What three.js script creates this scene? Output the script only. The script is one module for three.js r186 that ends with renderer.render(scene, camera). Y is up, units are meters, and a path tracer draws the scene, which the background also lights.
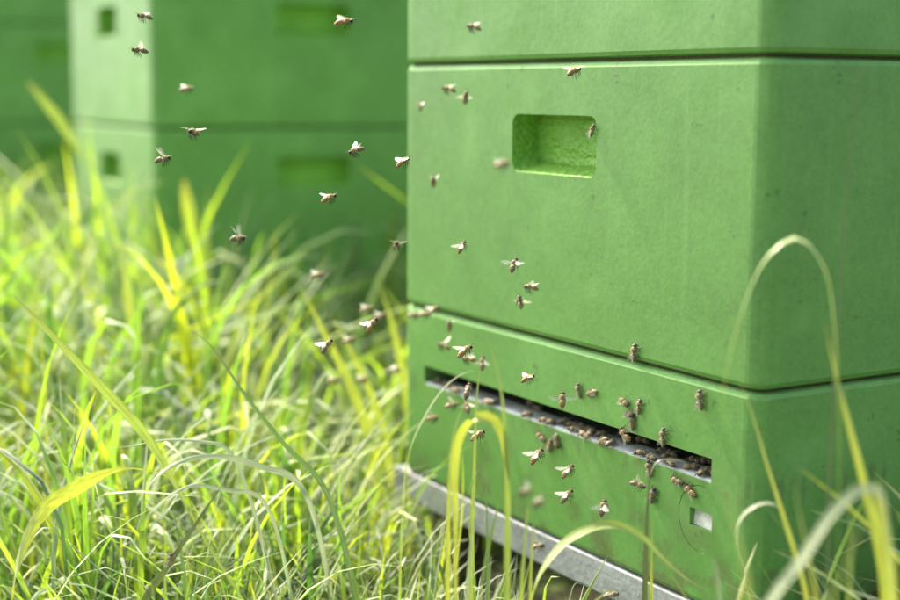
import * as THREE from 'three';
import { RoundedBoxGeometry } from 'three/addons/geometries/RoundedBoxGeometry.js';
import { ConvexGeometry } from 'three/addons/geometries/ConvexGeometry.js';
import { mergeGeometries, mergeVertices, toCreasedNormals } from 'three/addons/utils/BufferGeometryUtils.js';
import { Brush, Evaluator, SUBTRACTION } from 'three-bvh-csg';

// ---------- camera, sky, sun, exposure ----------
const scene = new THREE.Scene();
const camera = new THREE.PerspectiveCamera(23.18, 1.5, 0.02, 300);
camera.position.set(-0.684, 0.502, 0.734);
camera.rotation.set(-0.1412, -0.5386, 0.0066, 'YXZ');
camera.focus = 1.1;
camera.userData.fStop = 2.9;

const sunDir = new THREE.Vector3(-0.036, 0.74, -0.67).normalize();
// bright, slightly hazy summer sky: pale blue overhead, white towards the horizon and round the sun
{
  const w = 512, h = 256, d = new Float32Array(w * h * 4), v = new THREE.Vector3();
  for (let j = 0; j < h; j++) for (let i = 0; i < w; i++) {
    const az = (i + 0.5) / w * 2 * Math.PI - Math.PI, el = ((j + 0.5) / h - 0.5) * Math.PI;
    v.set(Math.cos(el) * Math.cos(az), Math.sin(el), Math.cos(el) * Math.sin(az));
    const c = Math.max(0, v.dot(sunDir)), up = Math.max(0, v.y);
    const haze = Math.pow(1 - up, 2.2) * (0.62 - 0.38 * Math.cos(el) * (v.z * 0.88 + v.x * 0.3));   // thinner, bluer air away from the sun
    const glow = 1.75 * Math.pow(c, 2.5) + 1.8 * Math.pow(c, 24);
    const o = (j * w + i) * 4, k = (el < 0 ? 0.45 : 1) * (0.78 - 0.22 * Math.cos(el) * v.z);
    d[o] = k * (0.2 + 0.58 * haze + glow); d[o + 1] = k * (0.31 + 0.5 * haze + glow * 0.94); d[o + 2] = k * (0.40 + 0.36 * haze + glow * 0.78); d[o + 3] = 1;
  }
  const tex = new THREE.DataTexture(d, w, h, THREE.RGBAFormat, THREE.FloatType);
  tex.mapping = THREE.EquirectangularReflectionMapping; tex.magFilter = THREE.LinearFilter; tex.needsUpdate = true;
  scene.background = tex; scene.environment = tex;
}
const sun = new THREE.DirectionalLight(0xfff1d8, 4.6);
sun.position.copy(sunDir).multiplyScalar(8);
sun.castShadow = true;
sun.shadow.radius = 7;
sun.shadow.mapSize.set(4096, 4096);
Object.assign(sun.shadow.camera, { left: -3, right: 3, top: 3, bottom: -3, near: 0.5, far: 20 });
scene.add(sun);

const renderer = new THREE.WebGLRenderer({ antialias: true });
renderer.setSize(1024, 683);
renderer.shadowMap.enabled = true;
renderer.toneMapping = THREE.LinearToneMapping;
renderer.toneMappingExposure = 3.1;

// ---------- helpers ----------
let seed = 7;
function rnd() { seed = (seed + 0x6d2b79f5) | 0; let t = Math.imul(seed ^ (seed >>> 15), 1 | seed); t = (t + Math.imul(t ^ (t >>> 7), 61 | t)) ^ t; return ((t ^ (t >>> 14)) >>> 0) / 4294967296; }
const rr = (a, b) => a + (b - a) * rnd();
const lerp = (a, b, t) => a + (b - a) * t;
const clamp = (x, a, b) => Math.min(b, Math.max(a, x));
const smooth = (a, b, x) => { const t = clamp((x - a) / (b - a), 0, 1); return t * t * (3 - 2 * t); };
const V = (x, y, z) => new THREE.Vector3(x, y, z);
const used = {};
function numbered(name) { const n = (used[name] = (used[name] ?? -1) + 1); return n ? `${name}_${String(n).padStart(3, '0')}` : name; }
function tag(o, label, category, group, kind) {
  if (label) o.userData.label = label;
  if (category) o.userData.category = category;
  if (group) o.userData.group = group;
  if (kind) o.userData.kind = kind;
  return o;
}
function thing(name, label, category, group) {
  const o = new THREE.Group();
  o.name = numbered(name);
  scene.add(o);
  return tag(o, label, category, group);
}
function part(name, geometry, material, parent) {
  const m = new THREE.Mesh(geometry, material);
  m.name = name; m.castShadow = m.receiveShadow = true;
  parent.add(m);
  return m;
}
// periodic value noise on a square grid of n x n pixels, cx x cy cells
function noiseLayer(n, cx, cy, s) {
  const old = seed; seed = s;
  const g = new Float32Array(cx * cy).map(() => rnd());
  seed = old;
  const out = new Float32Array(n * n);
  for (let y = 0; y < n; y++) {
    const v = y / n * cy, j = Math.floor(v), fy = v - j, ty = fy * fy * (3 - 2 * fy), j1 = (j + 1) % cy;
    for (let x = 0; x < n; x++) {
      const u = x / n * cx, i = Math.floor(u), fx = u - i, tx = fx * fx * (3 - 2 * fx), i1 = (i + 1) % cx;
      out[y * n + x] = lerp(lerp(g[j * cx + i], g[j * cx + i1], tx), lerp(g[j1 * cx + i], g[j1 * cx + i1], tx), ty);
    }
  }
  return out;
}
function dataTexture(n, f, srgb, repeat = 1) {
  const d = new Uint8Array(n * n * 4), c = [0, 0, 0];
  const enc = (v) => 255 * clamp(srgb ? (v <= 0.0031308 ? v * 12.92 : 1.055 * Math.pow(v, 1 / 2.4) - 0.055) : v, 0, 1);
  for (let i = 0; i < n * n; i++) { f(i, c); d[4 * i] = enc(c[0]); d[4 * i + 1] = enc(c[1]); d[4 * i + 2] = enc(c[2]); d[4 * i + 3] = 255; }
  const t = new THREE.DataTexture(d, n, n);
  t.wrapS = t.wrapT = THREE.RepeatWrapping; t.magFilter = THREE.LinearFilter; t.minFilter = THREE.LinearMipmapLinearFilter;
  if (srgb) t.colorSpace = THREE.SRGBColorSpace;
  t.repeat.set(repeat, repeat); t.needsUpdate = true;
  return t;
}
// uv in metres, projected along the main axis of each face
function boxUV(g) {
  if (g.index) g = g.toNonIndexed();
  const p = g.attributes.position, uv = new Float32Array(p.count * 2), a = V(), b = V(), c = V();
  for (let i = 0; i < p.count; i += 3) {
    a.fromBufferAttribute(p, i); b.fromBufferAttribute(p, i + 1); c.fromBufferAttribute(p, i + 2);
    const n = b.clone().sub(a).cross(c.clone().sub(a)), ax = Math.abs(n.x), ay = Math.abs(n.y), az = Math.abs(n.z);
    [a, b, c].forEach((q, k) => {
      const [s, t] = ax >= ay && ax >= az ? [q.z, q.y] : ay >= az ? [q.x, q.z] : [q.x + 0.37, q.y];
      uv[2 * (i + k)] = s; uv[2 * (i + k) + 1] = t;
    });
  }
  g.setAttribute('uv', new THREE.BufferAttribute(uv, 2));
  return g;
}
const evaluator = new Evaluator();
evaluator.attributes = ['position', 'normal', 'uv'];
evaluator.useGroups = true;
function cut(geometry, cutters, m0 = M.paint, m1 = m0) {
  geometry.clearGroups();
  let a = new Brush(geometry, m0); a.updateMatrixWorld();
  for (const c of cutters) { c.clearGroups(); const b = new Brush(c, m1); b.updateMatrixWorld(); a = evaluator.evaluate(a, b, SUBTRACTION); }
  return Object.assign(a.geometry, { materials: a.material });
}
function box(x0, x1, y0, y1, z0, z1, r = 0) {
  const g = r ? new RoundedBoxGeometry(x1 - x0, y1 - y0, z1 - z0, 2, r) : new THREE.BoxGeometry(x1 - x0, y1 - y0, z1 - z0);
  return g.translate((x0 + x1) / 2, (y0 + y1) / 2, (z0 + z1) / 2);
}

// ---------- materials ----------
const M = {};
{
  const n = 1024;
  const big = noiseLayer(n, 5, 5, 11), mid = noiseLayer(n, 19, 19, 12), fine = noiseLayer(n, 90, 90, 13), grain = noiseLayer(n, 240, 240, 14), dust = noiseLayer(n, 512, 512, 15);
  const streak = noiseLayer(n, 150, 3, 16), streak2 = noiseLayer(n, 60, 2, 17), blotch = noiseLayer(n, 40, 40, 18);
  const paintMap = (soil) => dataTexture(n, (i, c) => {
    const m = 0.88 + 0.26 * (big[i] - 0.5) + 0.13 * (mid[i] - 0.5) + 0.08 * (fine[i] - 0.5) + 0.11 * (grain[i] - 0.5) + 0.1 * (dust[i] - 0.5);
    const pale = 0.2 * smooth(0.78, 1, streak[i]) * smooth(0.4, 0.8, streak2[i]) + 0.16 * smooth(0.62, 0.95, mid[i] * 0.6 + big[i] * 0.5);
    const dirt = 0.6 * smooth(0.875, 0.96, blotch[i] * 0.75 + grain[i] * 0.28);
    c[0] = lerp(lerp(0.155 * m, 0.29, pale), 0.06, dirt); c[1] = lerp(lerp(0.345 * m, 0.45, pale), 0.12, dirt); c[2] = lerp(lerp(0.084 * m, 0.2, pale), 0.035, dirt);
    const drop = smooth(0.93, 0.985, dust[i] * 0.35 + fine[i] * 0.68);                    // little yellow-brown specks that the bees leave
    c[0] = lerp(c[0], 0.2, drop * 0.7); c[1] = lerp(c[1], 0.16, drop * 0.7); c[2] = lerp(c[2], 0.06, drop * 0.7);
    if (soil) {                                                                           // mud splashed up from the ground, brown run-off under the entrance
      const y = Math.floor(i / n) / n * 0.6;
      const s = 0.75 * smooth(0.23, 0.13, y) * smooth(0.45, 0.75, 0.5 * blotch[i] + 0.3 * grain[i] + 0.25 * mid[i]) + 0.5 * smooth(0.2, 0.226, y) * smooth(0.24, 0.23, y) * smooth(0.5, 0.8, streak[i] * 0.6 + fine[i] * 0.5);
      c[0] = lerp(c[0], 0.13, s); c[1] = lerp(c[1], 0.13, s); c[2] = lerp(c[2], 0.06, s);
    }
  }, true, 1 / 0.6);
  const paint = paintMap(false);
  const lumps = dataTexture(n, (i, c) => { c[0] = c[1] = c[2] = 0.3 * fine[i] + 0.42 * grain[i] + 0.2 * dust[i] + 0.1 * mid[i]; }, false, 1 / 0.6);
  const gloss = dataTexture(256, (() => { const a = noiseLayer(256, 9, 9, 21), b = noiseLayer(256, 50, 50, 22); return (i, c) => { c[0] = c[1] = c[2] = 0.36 + 0.16 * a[i] + 0.14 * b[i]; }; })(), false, 1 / 0.3);
  M.paint = new THREE.MeshPhysicalMaterial({ map: paint, bumpMap: lumps, bumpScale: 0.0001, roughnessMap: gloss, roughness: 1 });
  M.floorPaint = new THREE.MeshPhysicalMaterial({ map: paintMap(true), bumpMap: lumps, bumpScale: 0.0001, roughnessMap: gloss, roughness: 1 });
  const ribs = dataTexture(512, (() => { const a = noiseLayer(512, 6, 90, 61), b = noiseLayer(512, 70, 110, 62); return (i, c) => { c[0] = c[1] = c[2] = 0.55 * a[i] + 0.5 * b[i]; }; })(), false, 1 / 0.22);
  M.hold = new THREE.MeshPhysicalMaterial({ map: paint, color: new THREE.Color().setRGB(1.5, 1.42, 0.85), bumpMap: ribs, bumpScale: 0.003, roughness: 0.5 });   // lighter, yellower copy of the paint: bounced light inside the hand holds, coloured in
  M.seam = new THREE.MeshStandardMaterial({ color: new THREE.Color().setRGB(0.05, 0.05, 0.018), roughness: 0.95, bumpMap: lumps, bumpScale: 0.002 });
  const rough = dataTexture(512, (() => { const a = noiseLayer(512, 8, 8, 31), b = noiseLayer(512, 60, 60, 32), d = noiseLayer(512, 200, 200, 33), s = noiseLayer(512, 6, 120, 34); return (i, c) => { const m = 0.31 + 0.16 * (a[i] - 0.5) + 0.1 * (b[i] - 0.5) + 0.08 * (d[i] - 0.5) + 0.08 * (s[i] - 0.5); c[0] = m * 0.97; c[1] = m * 0.98; c[2] = m * 1.05; }; })(), true, 1 / 0.25);
  M.rail = new THREE.MeshStandardMaterial({ map: rough, bumpMap: lumps, bumpScale: 0.0003, roughness: 0.75 });
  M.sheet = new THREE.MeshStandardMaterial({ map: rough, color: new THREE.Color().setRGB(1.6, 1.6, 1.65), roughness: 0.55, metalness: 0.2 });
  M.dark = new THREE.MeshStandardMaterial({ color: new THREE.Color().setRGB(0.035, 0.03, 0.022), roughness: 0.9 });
  M.wood = new THREE.MeshStandardMaterial({ color: new THREE.Color().setRGB(0.1, 0.08, 0.06), bumpMap: lumps, bumpScale: 0.003, roughness: 0.9 });
  M.insert = new THREE.MeshStandardMaterial({ map: rough, color: new THREE.Color().setRGB(2.5, 2.3, 2.15), roughness: 0.6 });
  const soil = dataTexture(512, (() => { const a = noiseLayer(512, 7, 7, 41), b = noiseLayer(512, 40, 40, 42), d = noiseLayer(512, 180, 180, 43); return (i, c) => { const m = 0.5 + a[i] * 0.5 + (b[i] - 0.5) * 0.6 + (d[i] - 0.5) * 0.7, g = smooth(0.35, 0.7, b[i] * 0.6 + a[i] * 0.4); c[0] = m * lerp(0.06, 0.075, g); c[1] = m * lerp(0.06, 0.12, g); c[2] = m * lerp(0.026, 0.02, g); }; })(), true, 1);
  M.soil = new THREE.MeshStandardMaterial({ map: soil, bumpMap: lumps, bumpScale: 0.02, roughness: 1 });
}
const rgb = (r, g, b) => new THREE.Color().setRGB(r, g, b);
const leafBump = dataTexture(128, (() => { const a = noiseLayer(128, 34, 2, 51); return (i, c) => { c[0] = c[1] = c[2] = a[i]; }; })(), false, 1);
// lengthwise veins, a pale midrib, brown flecks and a dry tip
const leafMap = dataTexture(256, (() => {
  const a = noiseLayer(256, 60, 3, 52), b = noiseLayer(256, 9, 40, 53), d = noiseLayer(256, 26, 60, 54);
  return (i, c) => {
    const u = (i % 256) / 256, v = Math.floor(i / 256) / 256;
    const m = 0.74 + 0.3 * (a[i] - 0.5) + 0.34 * (b[i] - 0.5) + 0.2 * smooth(0.06, 0.0, Math.abs(u - 0.5)), dry = Math.max(0.6 * smooth(0.95, 1, v + 0.08 * (b[i] - 0.5)), 0.8 * smooth(0.84, 0.93, d[i]));
    c[0] = lerp(m, 0.75, dry); c[1] = lerp(m, 0.5, dry); c[2] = lerp(m, 0.7, dry);
  };
})(), true, 1);
const leafMat = (c, t = 0.5, coat = 0.5) => new THREE.MeshPhysicalMaterial({ color: c, roughness: 0.9, transmission: t, thickness: 0, clearcoat: coat, clearcoatRoughness: 0.33, side: THREE.DoubleSide, map: leafMap, bumpMap: leafBump, bumpScale: 0.0004 });
M.leaf = leafMat(rgb(1, 1, 1), 0.7, 0.22);
M.blade = { yellow: leafMat(rgb(0.58, 0.66, 0.07), 0.55), lime: leafMat(rgb(0.44, 0.58, 0.08), 0.55), green: leafMat(rgb(0.19, 0.33, 0.07)), pale: leafMat(rgb(0.54, 0.63, 0.36), 0.4), straw: leafMat(rgb(0.35, 0.25, 0.12), 0.25), olive: leafMat(rgb(0.17, 0.22, 0.06), 0.35) };

// ---------- ground ----------
function groundY(x, z) {
  return -0.085 * smooth(-0.5, -1.6, z) - 0.02 * smooth(-2, -5, z) + 0.012 * Math.sin(x * 5.1 + z * 2.3) + 0.01 * Math.sin(z * 7.7 - x * 3.1);
}
{
  const rings = [], radii = [0, 0.15, 0.3, 0.45, 0.6, 0.8, 1, 1.2, 1.4, 1.6, 1.8, 2, 2.3, 2.6, 3, 3.5, 4, 5, 6.5, 9, 14, 22, 40, 80, 150], seg = 64;
  const pos = [], uv = [], idx = [];
  for (const r of radii) for (let k = 0; k <= seg; k++) {
    const a = k / seg * Math.PI * 2, x = r * Math.cos(a), z = -0.8 + r * Math.sin(a);
    pos.push(x, groundY(x, z), z); uv.push(x * 1.3, z * 1.3);
  }
  for (let i = 0; i < radii.length - 1; i++) for (let k = 0; k < seg; k++) { const a = i * (seg + 1) + k, b = a + seg + 1; idx.push(a, a + 1, b, a + 1, b + 1, b); }
  const g = new THREE.BufferGeometry();
  g.setAttribute('position', new THREE.Float32BufferAttribute(pos, 3)); g.setAttribute('uv', new THREE.Float32BufferAttribute(uv, 2)); g.setIndex(idx); g.computeVertexNormals();
  const ground = part('ground', g, M.soil, scene);
  tag(ground, 'earth and low turf under the tall grass', 'ground', null, 'structure');
}

// ---------- beehives ----------
const L = 0.5, HB = 0.1672, HH = 0.2288, Y0 = 0.30;   // hive 1: corner at the origin, front towards -x, side towards +z
function roundedSquare(l, r) {
  const s = new THREE.Shape();
  s.moveTo(r, 0); s.lineTo(l - r, 0); s.absarc(l - r, r, r, -Math.PI / 2, 0); s.lineTo(l, l - r); s.absarc(l - r, l - r, r, 0, Math.PI / 2);
  s.lineTo(r, l); s.absarc(r, l - r, r, Math.PI / 2, Math.PI); s.lineTo(0, r); s.absarc(r, r, r, Math.PI, Math.PI * 1.5);
  return s;
}
function hiveBlock(y0, y1, grow = 0, r = 0.0135, bev = 0.0045) {
  let g = new THREE.ExtrudeGeometry(roundedSquare(L + 2 * grow, r), { depth: y1 - y0 - 2 * bev, bevelEnabled: true, bevelThickness: bev, bevelSize: bev, bevelOffset: -bev, bevelSegments: 2, curveSegments: 8 });
  g.rotateX(-Math.PI / 2).translate(-grow, y0 + bev, grow);
  g = toCreasedNormals(g, 0.3);
  const p = g.attributes.position, nm = g.attributes.normal, a = V(), b = V(), c = V();   // the broad faces stay flat
  for (let i = 0; i < p.count; i += 3) {
    a.fromBufferAttribute(p, i); b.fromBufferAttribute(p, i + 1).sub(a); c.fromBufferAttribute(p, i + 2).sub(a);
    b.cross(c).normalize();
    if (Math.max(Math.abs(b.x), Math.abs(b.y), Math.abs(b.z)) > 0.9999) for (let k = 0; k < 3; k++) nm.setXYZ(i + k, b.x, b.y, b.z);
  }
  return g;
}
function roundedRect(w, h, r, n = 6) {
  const p = [];
  for (const [cx, cy, a0] of [[w / 2 - r, h / 2 - r, 0], [-w / 2 + r, h / 2 - r, 1], [-w / 2 + r, -h / 2 + r, 2], [w / 2 - r, -h / 2 + r, 3]])
    for (let k = 0; k <= n; k++) { const a = (a0 + k / n) * Math.PI / 2; p.push([cx + r * Math.cos(a), cy + r * Math.sin(a)]); }
  return p;
}
// recessed hand hold: rounded mouth, back raised at the bottom so that water runs out
function handleCutter(side, yc) {
  const pts = [];
  for (const [a, b] of roundedRect(0.12, 0.0495, 0.0095)) {
    pts.push(V(-0.004, yc + b, a));
    const bb = b < 0 ? b + 0.0085 * clamp(-b / 0.015, 0, 1) : b;
    pts.push(V(0.026, yc + bb, a * 0.985));
  }
  const g = new ConvexGeometry(pts);
  g.setAttribute('uv', new THREE.BufferAttribute(new Float32Array(g.attributes.position.count * 2), 2));
  if (side === 'front') g.translate(0, 0, -L / 2);
  if (side === 'right') g.rotateY(Math.PI / 2).translate(L / 2, 0, 0);
  if (side === 'left') g.rotateY(-Math.PI / 2).translate(L / 2, 0, -L);
  if (side === 'back') g.rotateY(Math.PI).translate(L, 0, -L / 2);
  return g;
}
function hiveBox(y0) {
  const yc = y0 + 0.16 - 0.0005;
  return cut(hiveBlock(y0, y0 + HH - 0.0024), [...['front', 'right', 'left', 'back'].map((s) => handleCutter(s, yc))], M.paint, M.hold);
}
const yFloor = Y0 - HB;
function hiveFloor() {
  const ring = new THREE.LatheGeometry([[0.0243, -0.0001], [0.025, -0.0001], [0.025, 0.006], [0.0243, 0.006], [0.0243, -0.0001]].map(([x, y]) => new THREE.Vector2(x, y)), 40).rotateZ(Math.PI / 2).rotateY(-0.05).translate(0.0001, 0.1965, -0.0545);
  return boxUV(cut(hiveBlock(yFloor, Y0 - 0.002), [
    box(-0.02, 0.3, 0.2256, 0.2436, -0.4577, -0.0446), ring,
    box(-0.02, 0.012, 0.1895, 0.2028, -0.0668, -0.0424)], M.paint, M.paint));
}
function seamStrip(y) { return boxUV(hiveBlock(y - 0.006, y + 0.006, -0.005, 0.010, 0.001)); }
function makeHive() {
  const h = thing('beehive');
  const fl = part('hive_floor', hiveFloor(), M.floorPaint, h);
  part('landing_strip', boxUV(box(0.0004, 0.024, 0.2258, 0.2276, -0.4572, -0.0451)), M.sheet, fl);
  part('entrance_floor', boxUV(box(0.0242, 0.299, 0.2258, 0.2274, -0.4572, -0.0451)), M.dark, fl);  // dark material puts the shade deep in the slit into the floor colour
  part('vent_insert', boxUV(box(-0.001, 0.0015, 0.188, 0.205, -0.068, -0.0415).rotateX(0.0).rotateZ(-0.12).translate(-0.018, 0, 0)), M.insert, fl);
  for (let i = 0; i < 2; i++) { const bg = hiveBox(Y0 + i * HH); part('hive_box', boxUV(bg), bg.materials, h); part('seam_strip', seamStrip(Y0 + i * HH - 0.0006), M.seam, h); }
  part('seam_strip', seamStrip(Y0 + 2 * HH - 0.0006), M.seam, h);
  part('hive_lid', boxUV(hiveBlock(Y0 + 2 * HH, Y0 + 2 * HH + 0.065)), M.paint, h);
  return h;
}
function makeStand() {
  const s = thing('hive_stand');
  for (const x of [-0.001, 0.44]) {
    part('rail', boxUV(box(x, x + 0.045, yFloor - 0.0285, yFloor - 0.0008, -0.517, 0.06, 0.0018)), M.rail, s);
    for (const z of [-0.43, -0.03]) part('leg', boxUV(box(x + 0.006, x + 0.04, -0.1, yFloor - 0.029, z - 0.02, z + 0.02, 0.003)), M.wood, s);
  }
  for (const z of [-0.36, -0.1]) part('cross_beam', boxUV(box(0.034, 0.439, yFloor - 0.026, yFloor - 0.002, z - 0.02, z + 0.02, 0.003)), M.wood, s);
  return s;
}
const hive = makeHive(), stand = makeStand();
tag(hive, 'near green hive with bees crowding its long entrance slit', 'beehive', 'green beehives in a row');
tag(stand, 'grey rail stand under the near green hive with the bees', 'hive stand', 'stands under the beehives');
for (const [x, y, z, turn, label, under] of [
  [0.04, -0.081, -1.317, -0.058, 'second green hive behind, pale narrow front and two square-cornered hand holds on its dark side', 'stand under the second hive, low behind tall grass'],
  [0.045, -0.105, -2.66, 0, 'farthest green hive, a dark blurred slice at the edge beyond the second hive', 'stand under the farthest hive, hidden in the grass']]) {
  for (const [o, l] of [[hive, label], [stand, under]]) {
    const c = o.clone(); c.name = numbered(o.name); c.position.set(x, y, z); c.rotation.y = turn; c.userData = { ...o.userData, label: l }; scene.add(c);
    if (z < -2 && o === hive) {   // the farthest stack is one box taller
      c.children.filter((m) => m.name === 'hive_lid').forEach((m) => { m.position.y = HH; });
      for (const m of c.children.filter((k) => k.name === 'hive_box' || k.name === 'seam_strip').slice(-2)) { const e = m.clone(); e.position.y = HH; c.add(e); }
      const top = c.children.filter((k) => k.name === 'hive_box')[1].clone(); if (c.children.filter((k) => k.name === 'hive_box').length < 3) { top.position.y = HH; c.add(top); }
    }
  }
}

// ---------- grass ----------
// a folded strip along a curve of points; side = direction of its width
function ribbon(points, width, side, opt = {}) {
  const { n = 10, fold = 0.25, twist = 0, base = 0.7, hold = 0, peak = 0.45, tip = 1 } = opt;
  const curve = new THREE.CatmullRomCurve3(points, false, 'centripetal');
  const pos = [], uv = [], idx = [], t = V(), q = new THREE.Quaternion();
  for (let i = 0; i <= n; i++) {
    const u = i / n, p = curve.getPointAt(u); curve.getTangentAt(u, t);
    const s = side.clone().addScaledVector(t, -side.dot(t)).normalize().applyQuaternion(q.setFromAxisAngle(t, twist * (u - 0.5)));
    const nn = t.clone().cross(s);
    let w = u < peak ? lerp(base, 1, smooth(hold, peak, u)) : 1 - Math.pow((u - peak) / (1 - peak), 1.8) * tip;
    w = Math.max(w, 0.03) * width / 2;
    for (const k of [-1, 0, 1]) {
      const c = p.clone().addScaledVector(s, k * w).addScaledVector(nn, (k ? 0 : -fold) * w);
      pos.push(c.x, c.y, c.z); uv.push((k + 1) / 2, u);
    }
    if (i) { const a = (i - 1) * 3; for (const k of [0, 1]) idx.push(a + k, a + k + 1, a + 3 + k, a + k + 1, a + 4 + k, a + 3 + k); }
  }
  const g = new THREE.BufferGeometry();
  g.setAttribute('position', new THREE.Float32BufferAttribute(pos, 3)); g.setAttribute('uv', new THREE.Float32BufferAttribute(uv, 2)); g.setIndex(idx); g.computeVertexNormals();
  return g;
}
{
  const meadow = thing('meadow_grass', 'tall tangled green and yellow grass around the hives', 'grass', null);
  meadow.userData.kind = 'stuff';
  const kinds = [];
  for (let v = 0; v < 26; v++) {
    // walk along the blade, bending over
    const len = 0.3, start = rr(0.03, 0.45), bend = v % 3 === 0 ? rr(0.3, 0.8) : v % 3 === 1 ? rr(0.8, 1.7) : rr(1.6, 2.6), where = rr(0.45, 0.8), sharp = rr(0.12, 0.3);
    const pts = []; let x = 0, y = 0, sway = rr(-0.25, 0.25);
    for (let i = 0; i <= 12; i++) { const u = i / 12, a = start + bend * smooth(where - sharp * 1.6, where + sharp * 1.6, u); pts.push(V(x, y, sway * u * u * 0.12)); x += Math.sin(a) * len / 12; y += Math.cos(a) * len / 12; }
    kinds.push({ g: ribbon(pts, rr(0.0046, 0.0096), V(rr(-0.3, 0.3), 0, 1), { n: 9, twist: rr(-1.6, 1.6), fold: rr(0.15, 0.5) }), m: [], c: [] });
  }
  const q = new THREE.Quaternion(), e = new THREE.Euler();
  const colors = [[0.68, 0.8, 0.035], [0.46, 0.68, 0.035], [0.26, 0.48, 0.04], [0.1, 0.24, 0.035], [0.38, 0.56, 0.2], [0.5, 0.42, 0.2]];
  const insideHive = (x, z) => [[0, 0], [0.04, -1.317], [0.045, -2.66]].some(([hx, hz]) => x > hx - 0.03 && x < hx + 0.53 && z < hz + 0.03 && z > hz - 0.53);
  function plant(x, z, h, wide = 1) {
    const count = 4 + Math.floor(rnd() * 7);
    const lean = rnd() * 6.28, tone = rnd();
    for (let i = 0; i < count; i++) {
      const k = kinds[Math.floor(rnd() * kinds.length)];
      const s = h / 0.3 * rr(0.6, 1.16), px = x + rr(-0.022, 0.022) * wide, pz = z + rr(-0.022, 0.022) * wide;
      if (insideHive(px, pz)) continue;
      e.set(rr(-0.22, 0.22), lean + rr(-2.2, 2.2), rr(-0.22, 0.22));
      k.m.push(new THREE.Matrix4().compose(V(px, groundY(px, pz) - 0.01, pz), q.setFromEuler(e), V(s, s, s * wide)));
      const r = rnd() * 0.75 + tone * 0.25, c = colors[r < 0.28 ? 0 : r < 0.55 ? 1 : r < 0.76 ? 2 : r < 0.91 ? 3 : r < 0.99 ? 4 : 5], f = rr(0.75, 1.15);
      k.c.push(rgb(c[0] * f, c[1] * f, c[2] * f));
    }
  }
  function height(x, z) {
    let h = 0.33 + 0.05 * Math.sin(x * 9 + z * 4) + 0.03 * Math.sin(z * 13 - x * 5);
    h *= lerp(1, 0.84, smooth(-0.36, -0.12, x) * smooth(-0.85, -0.45, z) * smooth(0.28, 0.1, z)) * lerp(1, 1.4, smooth(-0.7, -1.3, z));   // trodden down before the entrance
    const ax = x + 0.684, az = z - 0.734, Z = ax * 0.513 - az * 0.858, S = ax * 0.858 + az * 0.513;   // how far before and beside the photographer
    if (S < 0.17) h *= lerp(0.28, 1, smooth(0.86, 1.12, Z));                                          // trampled where he came from
    else h *= lerp(0.5, 1, smooth(0.6, 0.85, Z)) * 1.0;
    h *= lerp(0.8, 1, smooth(1.15, 1.5, Z));
    return h;
  }
  // thick near growth
  for (let x = -1.6; x < 0.95; x += 0.036) for (let z = -3.4; z < 1.3; z += 0.036) {
    const px = x + rr(-0.018, 0.018), pz = z + rr(-0.018, 0.018);
    const dc = Math.hypot(px + 0.684, pz - 0.734);
    if (dc < 0.5) { if (dc > 0.2) plant(px, pz, 0.09); continue; }
    const clump = 0.5 + 0.5 * Math.sin(px * 17 + Math.sin(pz * 9) * 2) * Math.sin(pz * 15 + px * 4);
    if (rnd() > 0.34 + 0.5 * clump) continue;
    if (insideHive(px, pz)) continue;
    const near = smooth(0.5, 0.85, dc);
    plant(px, pz, height(px, pz) * lerp(0.5, 1, near) * rr(0.8, 1.1));
  }
  // fresh clumps by the front of the stand and by the near corner
  for (let i = 0; i < 430; i++) {
    const px = rr(-0.36, -0.03), pz = rr(-0.45, -0.06);
    plant(px, pz, rr(0.14, 0.21) * lerp(1, 0.75, smooth(-0.25, -0.05, px)));
  }
  for (let i = 0; i < 130; i++) { const px = rr(0.03, 0.36), pz = rr(0.06, 0.36); plant(px, pz, rr(0.16, 0.28)); }
  for (let i = 0; i < 70; i++) plant(rr(-0.2, -0.035), rr(-0.66, -0.4), rr(0.17, 0.23));
  // the meadow further out
  for (let i = 0; i < 5200; i++) {
    const r = 1.4 + 11 * Math.pow(rnd(), 1.6), a = rnd() * 6.283, x = r * Math.cos(a), z = -0.9 + r * Math.sin(a);
    if (x > -1.6 && x < 0.95 && z > -3.4 && z < 1.3) continue;
    if (insideHive(x, z)) continue;
    plant(x, z, rr(0.24, 0.36), 1 + r * 0.25);
  }
  for (const k of kinds) {
    const im = new THREE.InstancedMesh(k.g, M.leaf, k.m.length);
    k.m.forEach((m, i) => { im.setMatrixAt(i, m); im.setColorAt(i, k.c[i]); });
    im.name = 'blades'; im.castShadow = im.receiveShadow = true; im.userData.kind = 'stuff';
    meadow.add(im);
  }
}
function grassBlade(label, color, width, tilt, points, opt = {}) {
  const p = points.map((a) => V(a[0], a[1], a[2])), root = p[0].clone();
  const o = thing('grass_blade', label, 'grass blade', 'single grass blades standing out');
  o.position.copy(root);
  const side = V(Math.cos(tilt), 0.12, Math.sin(tilt));
  part(opt.part ?? 'leaf', ribbon(p.map((a) => a.sub(root)), width, opt.side ? V(...opt.side) : side, { n: 64, twist: 0.5, ...opt }), M.blade[color], o);
  return o;
}
function addLeaf(stalk, color, width, points, opt) {
  part('leaf', ribbon(points.map((a) => V(...a).sub(stalk.position)), width, V(...opt.side), { n: 26, ...opt }), M.blade[color], stalk);
}
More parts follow.
